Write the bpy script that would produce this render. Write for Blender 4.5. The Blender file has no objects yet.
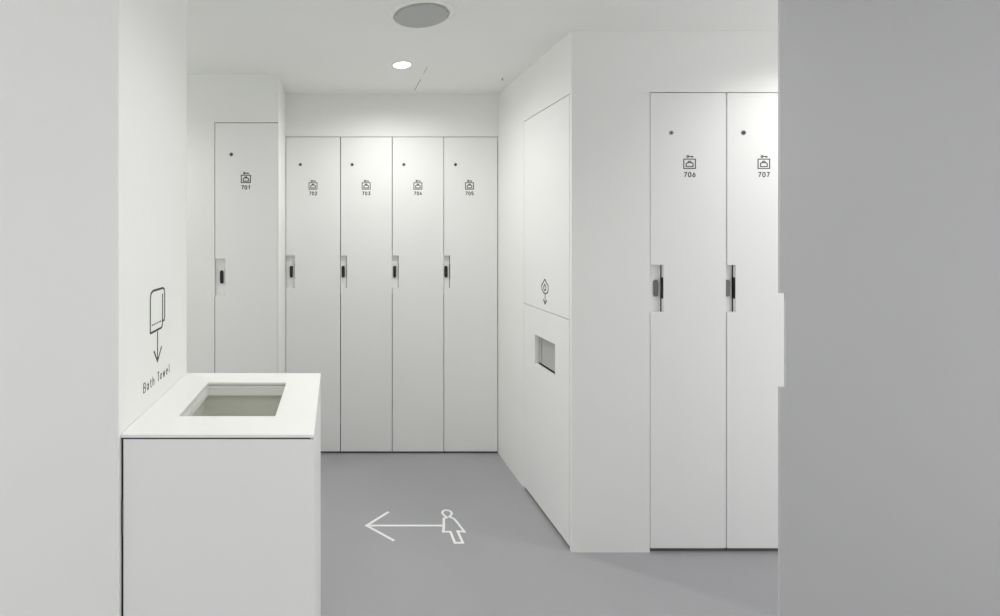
import bpy, bmesh, math
from mathutils import Vector

S = bpy.context.scene
COL = S.collection
PI = math.pi

# ------------------------------------------------------------------ settings
S.view_settings.view_transform = 'Standard'
S.view_settings.look = 'None'
S.view_settings.gamma = 1.0
S.view_settings.use_curve_mapping = False
S.view_settings.exposure = 0.05
S.cycles.max_bounces = 14
S.cycles.diffuse_bounces = 10
S.cycles.glossy_bounces = 4
S.cycles.sample_clamp_indirect = 6.0

# ------------------------------------------------------------------ materials
def srgb(r, g, b):
    f = lambda c: (c / 12.92) if c <= 0.04045 else ((c + 0.055) / 1.055) ** 2.4
    return tuple(f(v / 255.0) for v in (r, g, b))

def mat(name, col, rough=0.5, var=0.02, scale=6.0, bump=0.0, bscale=300.0, metal=0.0, spec=0.5, emit=0.0):
    m = bpy.data.materials.new(name)
    m.use_nodes = True
    nt = m.node_tree
    b = nt.nodes['Principled BSDF']
    b.inputs['Roughness'].default_value = rough
    b.inputs['Metallic'].default_value = metal
    b.inputs['Specular IOR Level'].default_value = spec
    tc = nt.nodes.new('ShaderNodeTexCoord')
    nz = nt.nodes.new('ShaderNodeTexNoise')
    nz.inputs['Scale'].default_value = scale
    nz.inputs['Detail'].default_value = 4.0
    nt.links.new(tc.outputs['Object'], nz.inputs['Vector'])
    rp = nt.nodes.new('ShaderNodeValToRGB')
    rp.color_ramp.elements[0].position = 0.3
    rp.color_ramp.elements[1].position = 0.7
    lo = tuple(max(0, c * (1 - var)) for c in col) + (1,)
    hi = tuple(min(1, c * (1 + var)) for c in col) + (1,)
    rp.color_ramp.elements[0].color = lo
    rp.color_ramp.elements[1].color = hi
    nt.links.new(nz.outputs['Fac'], rp.inputs['Fac'])
    nt.links.new(rp.outputs['Color'], b.inputs['Base Color'])
    if bump > 0:
        n2 = nt.nodes.new('ShaderNodeTexNoise')
        n2.inputs['Scale'].default_value = bscale
        n2.inputs['Detail'].default_value = 2.0
        nt.links.new(tc.outputs['Object'], n2.inputs['Vector'])
        bp = nt.nodes.new('ShaderNodeBump')
        bp.inputs['Strength'].default_value = bump
        bp.inputs['Distance'].default_value = 0.001
        nt.links.new(n2.outputs['Fac'], bp.inputs['Height'])
        nt.links.new(bp.outputs['Normal'], b.inputs['Normal'])
    if emit > 0:
        b.inputs['Emission Color'].default_value = (1.0, 0.99, 0.96, 1)
        b.inputs['Emission Strength'].default_value = emit
    return m

M = {
    'wall':    mat('white_wall_paint', (0.875, 0.88, 0.86), 0.6, 0.008, 2.0, 0.15, 220),
    'ceil':    mat('white_ceiling_paint', (0.885, 0.89, 0.87), 0.75, 0.008, 2.0, 0.1, 200),
    'door':    mat('white_lacquered_panel', (0.87, 0.872, 0.862), 0.42, 0.008, 1.5),
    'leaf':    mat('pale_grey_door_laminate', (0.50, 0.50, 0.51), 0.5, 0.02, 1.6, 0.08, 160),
    'floor':   mat('grey_epoxy_floor', (0.37, 0.37, 0.388), 0.45, 0.05, 1.3, 0.08, 120),
    'carcass': mat('cabinet_carcass', (0.36, 0.36, 0.36), 0.7, 0.03),
    'plate':   mat('lock_plate_grey', (0.90, 0.90, 0.89), 0.45, 0.01),
    'black':   mat('black_plastic_and_gap_shade', (0.012, 0.012, 0.012), 0.35, 0.1),
    'ink':     mat('dark_grey_print', (0.035, 0.035, 0.035), 0.6, 0.05),
    'lens':    mat('smoked_lens_and_lock_reflection', (0.16, 0.16, 0.155), 0.3, 0.05),
    'lensring':mat('lens_ring_steel', (0.45, 0.45, 0.44), 0.35, 0.05, metal=0.6),
    'plinth':  mat('dark_plinth', (0.10, 0.10, 0.10), 0.7, 0.05),
    'solid':   mat('white_solid_surface', (0.90, 0.905, 0.885), 0.3, 0.005, 3.0),
    'bin':     mat('grey_bin_liner', (0.74, 0.75, 0.69), 0.6, 0.04),
    'rim':     mat('chute_rim', (0.86, 0.86, 0.83), 0.5, 0.01),
    'paint':   mat('white_floor_paint', (0.90, 0.905, 0.90), 0.55, 0.01, 30.0),
    'flap':    mat('grey_flap', (0.45, 0.45, 0.44), 0.45, 0.02),
    'grille':  mat('speaker_grille', (0.47, 0.485, 0.47), 0.6, 0.03, 400.0, 0.6, 900.0),
    'ring':    mat('speaker_ring', (0.88, 0.88, 0.86), 0.45, 0.01),
    'lamp':    mat('lamp_diffuser', (0.9, 0.9, 0.9), 0.5, 0.0, emit=14.0),
    'metal':   mat('sprinkler_steel', (0.45, 0.45, 0.45), 0.4, 0.05, metal=0.5),
}

# ------------------------------------------------------------------ mesh helpers
def box(bm, x0, x1, y0, y1, z0, z1):
    v = [bm.verts.new(p) for p in ((x0,y0,z0),(x1,y0,z0),(x1,y1,z0),(x0,y1,z0),
                                   (x0,y0,z1),(x1,y0,z1),(x1,y1,z1),(x0,y1,z1))]
    for f in ((3,2,1,0),(4,5,6,7),(0,1,5,4),(1,2,6,5),(2,3,7,6),(3,0,4,7)):
        bm.faces.new([v[i] for i in f])

def prism(bm, pts, a, b):
    """polygon of 3-D points (list) extruded by vector b-a applied as offset"""
    off = Vector(b) - Vector(a)
    n = len(pts)
    v0 = [bm.verts.new(Vector(p)) for p in pts]
    v1 = [bm.verts.new(Vector(p) + off) for p in pts]
    bm.faces.new(v0); bm.faces.new(v1[::-1])
    for i in range(n):
        j = (i + 1) % n
        bm.faces.new((v0[j], v0[i], v1[i], v1[j]))

def disc(bm, c, r, z0, z1, n=32, r2=None):
    """vertical cylinder / cone"""
    r2 = r if r2 is None else r2
    a = [bm.verts.new((c[0]+r*math.cos(2*PI*i/n), c[1]+r*math.sin(2*PI*i/n), z0)) for i in range(n)]
    b = [bm.verts.new((c[0]+r2*math.cos(2*PI*i/n), c[1]+r2*math.sin(2*PI*i/n), z1)) for i in range(n)]
    bm.faces.new(a[::-1]); bm.faces.new(b)
    for i in range(n):
        j = (i+1) % n
        bm.faces.new((a[i], a[j], b[j], b[i]))

def lathe(bm, c, prof, n=64):
    """closed profile [(r,z)...] revolved about a vertical axis"""
    rings = []
    for r, z in prof:
        rings.append([bm.verts.new((c[0]+r*math.cos(2*PI*i/n), c[1]+r*math.sin(2*PI*i/n), z)) for i in range(n)])
    k = len(prof)
    for a in range(k):
        b = (a+1) % k
        for i in range(n):
            j = (i+1) % n
            bm.faces.new((rings[a][i], rings[a][j], rings[b][j], rings[b][i]))

def obj(name, bm, m, parent=None, bevel=0.0, smooth=False, loc=None):
    bmesh.ops.recalc_face_normals(bm, faces=bm.faces[:])
    me = bpy.data.meshes.new(name)
    bm.to_mesh(me); bm.free()
    me.materials.append(M[m])
    o = bpy.data.objects.new(name, me)
    COL.objects.link(o)
    if parent is not None:
        o.parent = parent
    if loc is not None:
        o.location = loc
    if smooth:
        for p in me.polygons:
            p.use_smooth = True
    if bevel > 0:
        md = o.modifiers.new('soft_edge', 'BEVEL')
        md.width = bevel; md.segments = 2; md.limit_method = 'ANGLE'; md.angle_limit = math.radians(40)
    return o

def thing(name, label, cat, loc=(0, 0, 0), rz=0.0, group=None):
    o = bpy.data.objects.new(name, None)
    COL.objects.link(o)
    o.location = loc; o.rotation_euler = (0, 0, rz)
    o.empty_display_size = 0.1
    o['label'] = label; o['category'] = cat
    if group: o['group'] = group
    return o

def struct(name, bm, m, label, cat, bevel=0.0):
    o = obj(name, bm, m, None, bevel)
    o['kind'] = 'structure'; o['label'] = label; o['category'] = cat
    return o

def BM():
    return bmesh.new()

def arc(cx, cy, r, a0, a1, n=8, ry=None):
    ry = r if ry is None else ry
    return [(cx + r*math.cos(math.radians(a0+(a1-a0)*i/n)), cy + ry*math.sin(math.radians(a0+(a1-a0)*i/n))) for i in range(n+1)]

def strokes(bm, lines, w, U, V, N, O, t):
    """thin raised ink / paint lines: polylines in a plane with axes U,V, lifted by t along N"""
    U, V, N, O = Vector(U), Vector(V), Vector(N), Vector(O)
    P = lambda p: O + U*p[0] + V*p[1]
    h = w / 2
    for ln in lines:
        pts = [ln[0]]
        for p in ln[1:]:
            if math.hypot(p[0]-pts[-1][0], p[1]-pts[-1][1]) > 1e-5: pts.append(p)
        closed = len(pts) > 3 and math.hypot(pts[0][0]-pts[-1][0], pts[0][1]-pts[-1][1]) < 1e-5
        if closed: pts = pts[:-1]
        n = len(pts)
        if n < 2: continue
        def nrm(a, b):
            dx, dy = b[0]-a[0], b[1]-a[1]; L = math.hypot(dx, dy); return (-dy/L, dx/L)
        off = []
        for k in range(n):
            n1 = nrm(pts[k-1], pts[k]) if (closed or k > 0) else None
            n2 = nrm(pts[k], pts[(k+1) % n]) if (closed or k < n-1) else None
            if n1 is None: m = n2
            elif n2 is None: m = n1
            else:
                sx, sy = n1[0]+n2[0], n1[1]+n2[1]
                d = 1 + n1[0]*n2[0] + n1[1]*n2[1]
                d = max(d, 0.22)
                m = (sx/d, sy/d)
            off.append((m[0]*h, m[1]*h))
        rows = []
        for p, o in zip(pts, off):
            a = P((p[0]+o[0], p[1]+o[1])); c = P((p[0]-o[0], p[1]-o[1]))
            rows.append([bm.verts.new(q) for q in (a, c, c+N*t, a+N*t)])
        for k in range(n if closed else n-1):
            r, q = rows[k], rows[(k+1) % n]
            for e in range(4):
                f = (e+1) % 4
                bm.faces.new((r[e], r[f], q[f], q[e]))
        if not closed:
            bm.faces.new(rows[0][::-1]); bm.faces.new(rows[-1])

# digit and letter strokes in a unit box: width 0.6, height 1
G = {
 '0': [arc(.3, .7, .27, 0, 180, 8, .3) + arc(.3, .3, .27, 180, 360, 8, .3) + [(.57, .7)]],
 '1': [[(.12, .8), (.36, 1), (.36, 0)]],
 '2': [arc(.3, .72, .27, 170, 0, 8, .28) + [(.5, .48), (.04, 0), (.58, 0)]],
 '3': [[(.05, 1), (.55, 1), (.28, .6)] + arc(.28, .3, .28, 90, -160, 9, .3)],
 '4': [[(.38, 1), (.03, .28), (.6, .28)], [(.44, .52), (.44, 0)]],
 '5': [[(.54, 1), (.1, 1), (.07, .55)] + arc(.29, .31, .28, 120, -155, 9, .31)],
 '6': [[(.4, 1), (.08, .5)] + arc(.3, .3, .27, 150, -210, 12, .3)],
 '7': [[(.02, 1), (.56, 1), (.2, 0)]],
 'B': [[(.05, 0), (.05, 1), (.3, 1)] + arc(.32, .76, .22, 90, -90, 6, .24) + [(.05, .52)], [(.32, .52)] + arc(.34, .26, .25, 90, -90, 6, .26) + [(.05, 0)]],
 'T': [[(0, 1), (.6, 1)], [(.3, 1), (.3, 0)]],
 'a': [arc(.25, .32, .22, 0, 360, 10, .32), [(.49, .64), (.49, 0)]],
 't': [[(.2, .92), (.2, .15), (.3, 0), (.42, 0)], [(.02, .64), (.4, .64)]],
 'h': [[(.06, 1), (.06, 0)], [(.06, .45)] + arc(.26, .42, .2, 160, 0, 6, .22) + [(.46, 0)]],
 'o': [arc(.27, .32, .24, 0, 360, 10, .32)],
 'w': [[(.0, .64), (.15, 0), (.3, .6), (.45, 0), (.6, .64)]],
 'e': [[(.04, .34), (.5, .34)] + arc(.27, .32, .23, 5, 310, 9, .32)],
 'l': [[(.1, 1), (.1, .1), (.2, 0)]],
}
ADV = {'B': .68, 'T': .62, 'a': .62, 't': .5, 'h': .62, 'o': .66, 'w': .72, 'e': .64, 'l': .32, ' ': .42}

def text_lines(s, x, y, h, adv=0.78, widths=None):
    out = []
    for ch in s:
        for ln in G.get(ch, []):
            out.append([(x + p[0]*h, y + p[1]*h) for p in ln])
        x += (widths.get(ch, adv) if widths else adv) * h
    return out

# ------------------------------------------------------------------ geometry of the place (metres, camera at x=0,y=0)
CEIL = 2.383
TOP = 2.099                     # head of every locker
YB, YA, YF = 3.25, 2.84, 2.238  # planes of the three locker fronts
XR = 1.076                      # right side wall
XC = -0.334                     # return beside the 701 locker
XL, YL0, YL1 = -0.56, 1.262, 1.84  # free standing wall on the left
EXT = 3.2; YREAR = -2.6; YFAR = 3.80

b = BM(); box(b, -EXT, EXT, YREAR, YFAR, -0.1, 0)
struct('floor', b, 'floor', 'smooth grey epoxy floor', 'floor')
b = BM(); box(b, -EXT, EXT, YREAR, YFAR, CEIL, CEIL+0.1)
struct('ceiling', b, 'ceil', 'plain white painted ceiling', 'ceiling')

# far wall: header above the four lockers and the closing wall behind
b = BM()
box(b, XC, XR, YB, YB+0.5, TOP+0.004, CEIL)
box(b, -EXT, EXT, YFAR-0.04, YFAR, 0, CEIL)
struct('wall_back', b, 'wall', 'white far wall above the row of four lockers', 'wall')
# the wall with the 701 locker, running off to the left, with its return
b = BM()
box(b, -EXT, -0.7045, YA, YA+0.5, 0, CEIL)
struct('wall_return', (lambda q: (box(q, XC-0.004, XC, YA, YB-0.001, 0, TOP+0.003), q)[1])(BM()), 'wall', 'narrow white return wall beside the single locker', 'wall')
struct('wall_lintel', (lambda q: (box(q, -0.7045, XC, YA, YB+0.5, TOP+0.004, CEIL), q)[1])(BM()), 'wall', 'white wall above the single locker at the left', 'wall')
struct('wall_alcove', b, 'wall', 'white wall round the single locker at the left', 'wall')
# free standing wall block on the left
b = BM(); box(b, -EXT, XL, YL0, YL1, 0, CEIL)
struct('wall_left', b, 'wall', 'white wall end at the left beside the towel cabinet', 'wall', 0.003)
# right side wall: strip by the far corner, header above the return cabinet, pier round the corner
PY0, PY1 = 2.258, 2.806       # cabinet front along the wall
b = BM()
box(b, XR, XR+0.10, PY1+0.002, YB+0.55, 0, CEIL)
box(b, XR, XR+0.35, PY0-0.003, PY1+0.002, TOP+0.003, CEIL)
struct('wall_right', b, 'wall', 'white side wall around the tall return cabinet', 'wall')
X6, X7, X8 = 1.434, 1.784, 2.134
b = BM()
box(b, XR, X6-0.001, YF, YF+0.017, 0, TOP-0.001)
box(b, XR, X6-0.001, YF+0.0012, YF+0.017, TOP-0.001, TOP+0.0015)
box(b, XR, X6-0.001, YF, YF+0.017, TOP+0.0015, CEIL)
box(b, X6-0.001, X8+0.001, YF, YF+0.5, TOP+0.004, CEIL)
box(b, X8+0.001, EXT, YF, YF+0.5, 0, CEIL)
struct('wall_front', b, 'wall', 'white pier and wall around the two nearer lockers', 'wall')
b = BM(); box(b, -1.3, EXT, YREAR, YREAR+0.05, 0, CEIL)  # cut short so that added world light enters from behind
struct('wall_rear', b, 'wall', 'unseen white wall behind the viewer, left open at one end for fill light', 'wall')
# sliding door leaf in the right foreground, with a finger notch in its leading edge
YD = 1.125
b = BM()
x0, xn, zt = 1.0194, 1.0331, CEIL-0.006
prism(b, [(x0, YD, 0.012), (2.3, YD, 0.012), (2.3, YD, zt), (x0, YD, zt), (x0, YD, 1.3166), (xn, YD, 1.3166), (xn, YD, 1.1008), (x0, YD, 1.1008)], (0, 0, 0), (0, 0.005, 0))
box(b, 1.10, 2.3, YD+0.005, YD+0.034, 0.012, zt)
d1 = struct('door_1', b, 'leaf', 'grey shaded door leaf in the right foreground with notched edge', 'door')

# ceiling panel joint: a hair-line trim seen as two short dashes
b = BM(); box(b, 0.5055, 0.5075, 2.72, 2.84, CEIL-0.0012, CEIL+0.001); box(b, 0.5050, 0.5080, 2.93, 3.155, CEIL-0.0012, CEIL+0.001)
struct('trim_1', b, 'lens', 'fine joint line in the ceiling behind the lamp', 'trim')

# ------------------------------------------------------------------ lockers
def make_locker(num, x0, w, y, nw, label, group, pill='black', lens='lens', shift=0.0, gapl=0.003, gapr=0.003):
    sw = 1.0 if y < 2.5 else 1.2
    r = thing('locker', label, 'locker', (x0, y, 0), 0, group)
    zb, zt = (0.019 if y < 2.5 else 0.0145), TOP
    n0, n1 = 1.098, 1.313
    ex = shift                                     # first door of a row carries a 20 mm wider stile
    # door slab with the notch cut from its left edge
    a, c = gapl, w-gapr
    pts = [(a, 0, zb), (c, 0, zb), (c, 0, zt), (a, 0, zt), (a, 0, n1), (nw, 0, n1), (nw, 0, n0), (a, 0, n0)]
    b = BM(); prism(b, pts, (0, 0, 0), (0, 0.016, 0))
    d = obj('door', b, 'door', r, 0.0012)
    # carcass behind
    b = BM()
    box(b, 0.004, 0.018, 0.030, 0.48, zb, zt)
    box(b, w-0.018, w-0.004, 0.030, 0.48, zb, zt)
    box(b, 0.018, w-0.018, 0.030, 0.48, zb, zb+0.016)
    box(b, 0.018, w-0.018, 0.030, 0.48, zt-0.016, zt)
    box(b, 0.018, w-0.018, 0.466, 0.48, zb+0.016, zt-0.016)
    obj('body', b, 'carcass', r)
    b = BM(); box(b, 0.004, w-0.004, 0.012, 0.40, 0.0, zb-0.0005)
    obj('plinth', b, 'plinth', r)
    # plate seen through the notch, with the oval lock
    b = BM(); box(b, 0.0005, nw-0.002, 0.0205, 0.0235, n0-0.04, n1+0.04)
    p = obj('lock_plate', b, 'plate', r)
    b = BM(); box(b, nw-0.03, nw+0.03, 0.0245, 0.0295, n0-0.03, n1+0.03)
    obj('slit_shade_block', b, 'black', r)  # black block added to paint the shade in the slit behind the door
    pc = nw-0.0245; h, hw = 0.039, 0.0102
    poly = [(pc+hw*math.cos(math.radians(t)), 0.0205, 1.2055+(h-hw)+hw*math.sin(math.radians(t))) for t in range(0, 181, 20)] + \
           [(pc+hw*math.cos(math.radians(t)), 0.0205, 1.2055-(h-hw)+hw*math.sin(math.radians(t))) for t in range(180, 361, 20)]
    b = BM(); prism(b, poly, (0, 0, 0), (0, -0.006, 0))
    k = obj('lock_button', b, pill, p, 0.0015)
    # black strike on the cut edge of the door
    b = BM(); box(b, nw-0.0012, nw+0.004, 0.0030, 0.0158, 1.159, 1.256)
    obj('strike', b, 'black', d)
    # small round lens high on the door
    lx = 0.077+ex
    n = 20
    for nm, rr, ya, yb, mm in (('peephole', 0.0105, 0.0005, -0.0015, lens), ('peephole_glass', 0.0055, -0.0012, -0.0024, 'ink')):
        b = BM()
        pr = [(lx+rr*math.cos(2*PI*i/n), ya, 1.917+rr*math.sin(2*PI*i/n)) for i in range(n)]
        prism(b, pr, (0, 0, 0), (0, yb-ya, 0))
        obj(nm, b, mm, d)
    # printed pictogram: key over a boxed bag
    cx = 0.170+ex*0.55
    iw, z0, z1 = 0.0265, 1.754, 1.7965
    L = [[(cx-iw, z0), (cx+iw, z0), (cx+iw, z1), (cx-iw, z1), (cx-iw, z0)]]
    bw, bz0, bz1 = 0.0155, 1.7625, 1.7765
    L += [[(cx-bw, bz0), (cx+bw, bz0), (cx+bw, bz1), (cx+0.008, 1.7805), (cx+0.0045, 1.787), (cx-0.0045, 1.787), (cx-0.008, 1.7805), (cx-bw, bz1), (cx-bw, bz0)],
          [(cx-0.008, 1.7805), (cx+0.008, 1.7805)]]
    kz = 1.8085
    L += [arc(cx-0.0085, kz, 0.0042, 0, 360, 12), [(cx-0.0043, kz), (cx+0.0145, kz), (cx+0.0145, kz-0.0048)], [(cx+0.009, kz), (cx+0.009, kz-0.004)]]
    b = BM(); strokes(b, L, 0.0042*sw, (1, 0, 0), (0, 0, 1), (0, -1, 0), (0, 0.0003, 0), 0.0008)
    obj('pictogram', b, 'ink', d)
    hgt = 0.0205
    b = BM(); strokes(b, text_lines(num, cx-(0.95*2+0.58)*hgt/2, 1.7155, hgt, 0.95), 0.0040*sw, (1, 0, 0), (0, 0, 1), (0, -1, 0), (0, 0.0003, 0), 0.0008)
    obj('number', b, 'ink', d)
    return r

m3 = YB/490.0
make_locker('701', -0.7035, 0.7035+XC-0.0045, YA, 0.061, 'single tall white locker 701 standing left of the return, behind the towel cabinet', 'tall white lockers', shift=0.020, gapl=0.003, gapr=0.0005)
xs = [XC+0.0005, 0.0300, 0.3730, 0.7155, 1.0745]
lb = ['tall white locker 702, first from left in the row of four', 'tall white locker 703, second from left in the row of four',
      'tall white locker 704, third from left in the row of four', 'tall white locker 705, at the right end of the row of four']
for i in range(4):
    make_locker(str(702+i), xs[i], xs[i+1]-xs[i], YB, 0.060 if i == 0 else 0.0425, lb[i], 'tall white lockers',
                shift=0.020 if i == 0 else 0.0, gapl=0.0023, gapr=0.0023 if i < 3 else 0.0035)
make_locker('706', X6, X7-X6, YF, 0.0626, 'nearer white locker 706 with oval lock tinted grey for its reflection, beside the plain pier', 'tall white lockers', pill='lens', lens='lensring', shift=0.020)
make_locker('707', X7, X8-X7, YF, 0.0417, 'nearer white locker 707 partly hidden by the grey door leaf', 'tall white lockers', pill='lens')  # grey button colour stands in for reflection on the two nearer locks

# ------------------------------------------------------------------ tall return cabinet in the right wall
rc = thing('return_cabinet', 'flush white return cabinet in the right side wall with a square chute opening', 'cabinet', (XR, (PY0+PY1)/2, 0))
yc = (PY0+PY1)/2
def ly(y): return y-yc
ZS = 1.059
b = BM()
xa, xb = 0.026, 0.33
box(b, xa, xb, ly(PY0)+0.004, ly(PY0)+0.020, 0.03, TOP-0.002)
box(b, xa, xb, ly(PY1)-0.020, ly(PY1)-0.004, 0.03, TOP-0.002)
box(b, xb-0.012, xb, ly(PY0)+0.020, ly(PY1)-0.020, 0.03, TOP-0.002)
box(b, xa, xb-0.012, ly(PY0)+0.020, ly(PY1)-0.020, TOP-0.018, TOP-0.002)
box(b, xa, xb-0.012, ly(PY0)+0.020, ly(PY1)-0.020, 0.03, 0.046)
box(b, xa, xb-0.012, ly(PY0)+0.020, ly(PY1)-0.020, ZS-0.008, ZS+0.008)
obj('body', b, 'carcass', rc)
b = BM(); box(b, 0.010, xb, ly(PY0)+0.004, ly(PY1)-0.004, 0, 0.029)
obj('plinth', b, 'plinth', rc)
b = BM(); box(b, 0, 0.020, ly(PY0)+0.002, ly(PY1)-0.0005, ZS+0.0015, TOP-0.001)
up = obj('upper_panel', b, 'door', rc, 0.0008)
# lower door with the chute opening: four bands in one mesh
hy0, hy1, hz0, hz1 = 2.407, 2.649, 0.754, 0.913
b = BM()
A0, A1 = ly(PY0)+0.002, ly(PY1)-0.0005
B0, B1 = ly(hy0), ly(hy1)
zz0, zz1 = 0.016, ZS-0.0015
vs = {}
def V(x, y, z):
    k = (round(x,5), round(y,5), round(z,5))
    if k not in vs: vs[k] = b.verts.new((x, y, z))
    return vs[k]
ys = [A0, B0, B1, A1]; zs = [zz0, hz0, hz1, zz1]
for x in (0.0, 0.020):
    for i in range(3):
        for j in range(3):
            if i == 1 and j == 1: continue
            b.faces.new((V(x, ys[i], zs[j]), V(x, ys[i+1], zs[j]), V(x, ys[i+1], zs[j+1]), V(x, ys[i], zs[j+1])))
def rimq(p, q):
    b.faces.new((V(0, *p), V(0, *q), V(0.020, *q), V(0.020, *p)))
for i in range(3):
    rimq((ys[i], zs[0]), (ys[i+1], zs[0])); rimq((ys[i], zs[3]), (ys[i+1], zs[3]))
    rimq((ys[0], zs[i]), (ys[0], zs[i+1])); rimq((ys[3], zs[i]), (ys[3], zs[i+1]))
rimq((B0, hz0), (B1, hz0)); rimq((B0, hz1), (B1, hz1)); rimq((B0, hz0), (B0, hz1)); rimq((B1, hz0), (B1, hz1))
ld = obj('lower_door', b, 'door', rc)
# grey flap hung in the opening, a dark slot left under it
b = BM(); box(b, 0.021, 0.025, B0-0.012, B1+0.03, hz0+0.010, hz1+0.010)
fl = obj('chute_flap', b, 'flap', rc)
b = BM(); box(b, 0.0185, 0.021, B1-0.040, B1-0.034, hz0+0.014, hz1+0.006)
obj('flap_edge', b, 'lensring', fl)
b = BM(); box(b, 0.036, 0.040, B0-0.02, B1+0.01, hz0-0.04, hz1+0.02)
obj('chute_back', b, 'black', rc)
# printed garment pictogram and arrow on the upper panel (y runs away from the viewer: mirror so it reads from the room)
U = (0, -1, 0)
oc = (0, ly(2.5245), 0)
z_t, z_m = 1.222, 1.152
hexa = [(0, 1.2225), (0.022, 1.204), (0.040, 1.192), (0.040, 1.172), (0.034, 1.158), (0.010, 1.1485), (-0.016, 1.152), (-0.034, 1.166), (-0.040, 1.186), (-0.022, 1.202), (0, 1.2225)]
inn = [(0, 1.196), (0.012, 1.186), (0.013, 1.170), (0, 1.163), (-0.012, 1.170), (-0.012, 1.186), (0, 1.196)]
L = [hexa, inn, [(0.003, 1.146), (0.003, 1.096)], [(-0.018, 1.117), (0.003, 1.095), (0.024, 1.117)]]
b = BM(); strokes(b, L, 0.0065, U, (0, 0, 1), (-1, 0, 0), (0.0003, oc[1], 0), 0.0008)
obj('pictogram', b, 'ink', up)

# ------------------------------------------------------------------ bath towel return cabinet on the left
CX0, CX1, CY0, CY1 = XL+0.001, -0.057, 1.272, 1.838
HC = 0.932
tc = thing('towel_return_cabinet', 'waist-high white towel return cabinet with a square opening in its countertop', 'cabinet', ((CX0+CX1)/2, (CY0+CY1)/2, 0))
ox, oy = (CX0+CX1)/2, (CY0+CY1)/2
hx0, hx1, hyA, hyB = -0.450, -0.174, 1.402, 1.722
def frame(x0, x1, y0, y1, hx0, hx1, hy0, hy1, z0, z1):
    b = BM()
    vs = {}
    def V(x, y, z):
        k = (round(x,5), round(y,5), round(z,5))
        if k not in vs: vs[k] = b.verts.new((x-ox, y-oy, z))
        return vs[k]
    X = [x0, hx0, hx1, x1]; Y = [y0, hy0, hy1, y1]
    for z in (z0, z1):
        for i in range(3):
            for j in range(3):
                if i == 1 and j == 1: continue
                b.faces.new((V(X[i],Y[j],z), V(X[i+1],Y[j],z), V(X[i+1],Y[j+1],z), V(X[i],Y[j+1],z)))
    def q(p, r): b.faces.new((V(*p,z0), V(*r,z0), V(*r,z1), V(*p,z1)))
    for i in range(3):
        q((X[i],Y[0]),(X[i+1],Y[0])); q((X[i],Y[3]),(X[i+1],Y[3])); q((X[0],Y[i]),(X[0],Y[i+1])); q((X[3],Y[i]),(X[3],Y[i+1]))
    q((hx0,hy0),(hx1,hy0)); q((hx0,hy1),(hx1,hy1)); q((hx0,hy0),(hx0,hy1)); q((hx1,hy0),(hx1,hy1))
    return b
ct = obj('countertop', frame(CX0, CX1, CY0, CY1, hx0, hx1, hyA, hyB, HC-0.0085, HC), 'solid', tc, 0.0008)
g = 0.003
rim = obj('chute_rim', frame(hx0-0.03, hx1+0.03, hyA-0.03, hyB+0.03, hx0-g*0.4, hx1+g*0.4, hyA-g, hyB+g, HC-0.023, HC-0.0115), 'rim', tc)
obj('inner_rim', frame(hx0-0.03, hx1+0.03, hyA-0.03, hyB+0.03, hx0+0.0005, hx1-0.0005, hyA, hyB, HC-0.046, HC-0.0245), 'rim', rim)
# open bin below the rim
b = BM()
bx0, bx1, by0, by1, bz0, bz1 = hx0-0.012-ox, hx1+0.012-ox, hyA-0.02-oy, hyB+0.012-oy, 0.25, HC-0.047
t = 0.006
box(b, bx0-t, bx0, by0-t, by1+t, bz0, bz1); box(b, bx1, bx1+t, by0-t, by1+t, bz0, bz1)
box(b, bx0, bx1, by0-t, by0, bz0, bz1); box(b, bx0, bx1, by1, by1+t, bz0, bz1)
box(b, bx0, bx1, by0, by1, bz0, bz0+t)
obj('bin', b, 'bin', tc)
# cabinet sides, back and floor
b = BM()
zt = HC-0.0115
box(b, CX0+0.010-ox, CX0+0.024-ox, CY0+0.022-oy, CY1-0.004-oy, 0.0, zt)
box(b, CX0+0.024-ox, CX1-0.020-ox, CY1-0.018-oy, CY1-0.004-oy, 0.0, zt)
box(b, CX0+0.024-ox, CX1-0.020-ox, CY0+0.022-oy, CY1-0.018-oy, 0.06, 0.076)
obj('body', b, 'carcass', tc)
b = BM(); box(b, CX1-0.0185-ox, CX1-0.0005-ox, CY0+0.0205-oy, CY1-oy, 0.0, HC-0.009)
obj('side_panel', b, 'door', tc, 0.0008)
b = BM(); box(b, CX0+0.0060-ox, CX1-0.0005-ox, CY0+0.002-oy, CY0+0.020-oy, 0.012, HC-0.0132)
obj('front_panel', b, 'door', tc, 0.0008)
b = BM(); box(b, CX0+0.0060-ox, CX1-0.010-ox, CY0+0.004-oy, CY0+0.020-oy, HC-0.0130, HC-0.0087)
box(b, CX0+0.0005-ox, CX0+0.0058-ox, CY0+0.006-oy, CY0+0.020-oy, 0.0, HC-0.0087)
obj('shadow_gap_strip', b, 'black', tc)  # black strip put in as the shade of the gaps round the front panel
b = BM(); box(b, CX0+0.001-ox, CX0+0.0055-ox, CY0+0.003-oy, CY0+0.0058-oy, 0.67, 0.76)
obj('hinge', b, 'plinth', tc)

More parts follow.
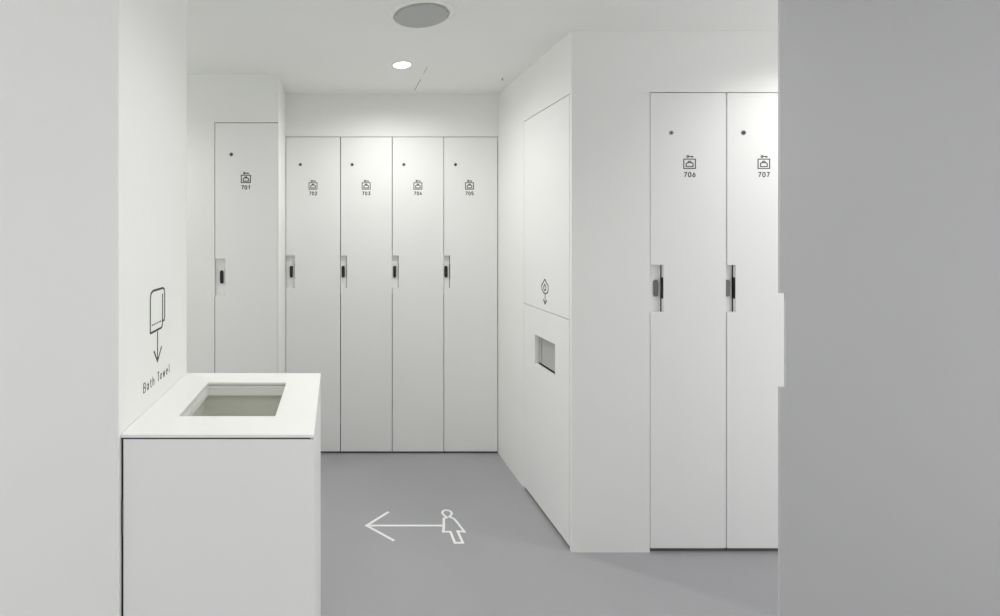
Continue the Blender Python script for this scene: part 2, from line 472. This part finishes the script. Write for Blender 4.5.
# ------------------------------------------------------------------ towel sign printed on the left wall (seen from +x; u runs along +y)
ws = thing('wall_sign', 'grey printed folded towel pictogram with arrow and Bath Towel lettering on the left wall', 'sign', (XL, 1.53, 0.99))
def YZ(px, py):
    y = -XL*490/(336-px); return (y-1.53, 1.45-(py-235)*y/490-0.99)
yl, yr, yf = YZ(150.2, 300)[0], YZ(164.6, 300)[0], YZ(162.4, 300)[0]
ztop = 1.279-0.99; zbf = 1.153-0.99; zbb = 1.172-0.99
L = [[(yf, zbf+0.012), (yf-0.006, zbf+0.002), (yf-0.014, zbf), (yl+0.002, zbf), (yl, zbf+0.003), (yl, ztop-0.022), (yl+0.006, ztop-0.006), (yl+0.022, ztop),
      (yr-0.016, ztop), (yr-0.004, ztop-0.006), (yr, ztop-0.020), (yr, zbb+0.012), (yr-0.004, zbb+0.002), (yf, zbb)],
     [(yf, zbf+0.012), (yf, ztop-0.018)]]
b = BM(); strokes(b, L, 0.0064, (0, 1, 0), (0, 0, 1), (1, 0, 0), (-0.0002, 0, 0), 0.001)
for k in range(6):                                        # stitched hem as a row of dots
    yy = yl+0.014+k*(yf-yl-0.02)/6
    strokes(b, [[(yy, zbf+0.022), (yy+0.006, zbf+0.022)]], 0.0045, (0, 1, 0), (0, 0, 1), (1, 0, 0), (-0.0002, 0, 0), 0.001)
obj('towel_pictogram', b, 'ink', ws)
ym = (yl+yf)/2+0.008
b = BM(); strokes(b, [[(ym, zbf-0.005), (ym, 1.062-0.99)], [(ym-0.031, 1.093-0.99), (ym, 1.0545-0.99), (ym+0.036, 1.093-0.99)]], 0.0058, (0, 1, 0), (0, 0, 1), (1, 0, 0), (-0.0002, 0, 0), 0.001)
obj('arrow', b, 'ink', ws)
h = 0.027
tw = sum(ADV[c] for c in 'Bath Towel')
kx = 0.229/(h*tw)
for word, lead in (('Bath', ''), ('Towel', 'Bath ')):
    b = BM(); strokes(b, text_lines(word, 1.424-1.53+sum(ADV[c] for c in lead)*kx*h, 0, h, widths={k: v*kx for k, v in ADV.items()}), 0.0026, (0, 1, 0), (0, 0, 1), (1, 0, 0), (-0.0002, 0, 0), 0.001)
    obj('lettering', b, 'ink', ws)

# ------------------------------------------------------------------ white arrow and woman pictogram painted on the floor
fs = thing('floor_sign', 'white arrow with a woman pictogram painted on the grey floor', 'sign', (0.42, 2.43, 0))
def FL(u, v):                                            # point of the floor marking, metres
    px, py = 340+u/6.25, 490+v/6.257
    y = 490*1.45/(py-235); return ((px-336)*y/490-0.42, y-2.43)
tip = FL(166, 222)
s_end = FL(642, 224)
yA = (tip[1]+s_end[1])/2
tip = (tip[0], yA)
b = BM(); strokes(b, [[(tip[0]+0.0125, yA), (s_end[0], yA)], [(tip[0]+0.123, yA+0.121), tip, (tip[0]+0.123, yA-0.121)]], 0.0138, (1, 0, 0), (0, 1, 0), (0, 0, 1), (0, 0, -0.0002), 0.0012)
obj('arrow', b, 'paint', fs)
out = [(648, 180), (668, 172), (650, 158), (640, 146), (642, 134), (654, 127), (672, 127), (690, 133), (699, 145), (694, 158), (684, 168), (712, 180),
       (730, 200), (778, 262), (735, 258), (768, 331), (718, 331), (690, 262), (645, 262), (649, 225), (648, 180)]
b = BM(); strokes(b, [[FL(*p) for p in out]], 0.0122, (1, 0, 0), (0, 1, 0), (0, 0, 1), (0, 0, -0.0002), 0.0012)
obj('woman_pictogram', b, 'paint', fs)

# ------------------------------------------------------------------ ceiling fittings
sp = thing('ceiling_speaker', 'round grey ceiling speaker with a pale ring', 'speaker', (0.360, 2.068, CEIL))
b = BM(); lathe(b, (0, 0), [(0.115, 0.0), (0.131, 0.0), (0.1315, -0.003), (0.130, -0.006), (0.1180, -0.009), (0.115, -0.006)], 72)
obj('ring', b, 'ring', sp, smooth=False)
b = BM(); disc(b, (0, 0), 0.1075, -0.014, -0.001, 72, 0.1095)
obj('grille', b, 'grille', sp, 0.001)
dl = thing('ceiling_downlight', 'small round lit ceiling downlight', 'lamp', (0.361, 2.683, CEIL))
b = BM(); lathe(b, (0, 0), [(0.046, 0.0), (0.058, 0.0), (0.0575, -0.003), (0.048, -0.004), (0.046, -0.003)], 48)
obj('trim_ring', b, 'ring', dl)
b = BM(); disc(b, (0, 0), 0.0455, -0.003, -0.0005, 48)
obj('diffuser', b, 'lamp', dl)
sk = thing('sprinkler', 'tiny steel sprinkler head on the ceiling near the far right corner', 'sprinkler', (0.988, 2.91, CEIL))
b = BM(); disc(b, (0, 0), 0.010, -0.003, 0.0, 20)
obj('collar', b, 'ring', sk)
b = BM(); disc(b, (0, 0), 0.005, -0.014, -0.003, 12, 0.004)
obj('head', b, 'metal', sk)

# ------------------------------------------------------------------ lamps of the room and added fill lamps
def spot(name, x, y, watts, size=118, blend=0.75, r=0.045, z=CEIL-0.012, col=(1, 0.99, 0.965)):
    l = bpy.data.lights.new(name, 'SPOT')
    l.energy = watts; l.spot_size = math.radians(size); l.spot_blend = blend
    l.shadow_soft_size = r; l.color = col
    o = bpy.data.objects.new(name, l); COL.objects.link(o)
    o.location = (x, y, z)
    return o
spot('downlight_lamp', 0.361, 2.683, 37, 172, 1.0, r=0.04)
spot('passage_lamp_right', 2.12, 1.84, 24, 150, 1.0)
spot('lamp_over_towel_cabinet', 0.05, 1.40, 11, 150, 1.0)
spot('added_fill_left', -1.25, 2.34, 22, 150, 1.0)  # unseen lamp added to light the wall of the single locker
spot('added_fill_front', 0.36, 0.85, 27, 150, 1.0)  # unseen lamp added to light the far lockers evenly

w = bpy.data.worlds.new('room_world'); S.world = w; w.use_nodes = True
w.node_tree.nodes['Background'].inputs['Color'].default_value = (1, 1, 1, 1)
w.node_tree.nodes['Background'].inputs['Strength'].default_value = 1.36

# ------------------------------------------------------------------ camera (level, shifted frame)
cam = bpy.data.cameras.new('camera')
cam.sensor_width = 36; cam.lens = 17.64
cam.shift_x = 0.164; cam.shift_y = -0.073
cam.clip_start = 0.05
co = bpy.data.objects.new('camera', cam); COL.objects.link(co)
co.location = (0, 0, 1.45); co.rotation_euler = (PI/2, 0, 0)
S.camera = co
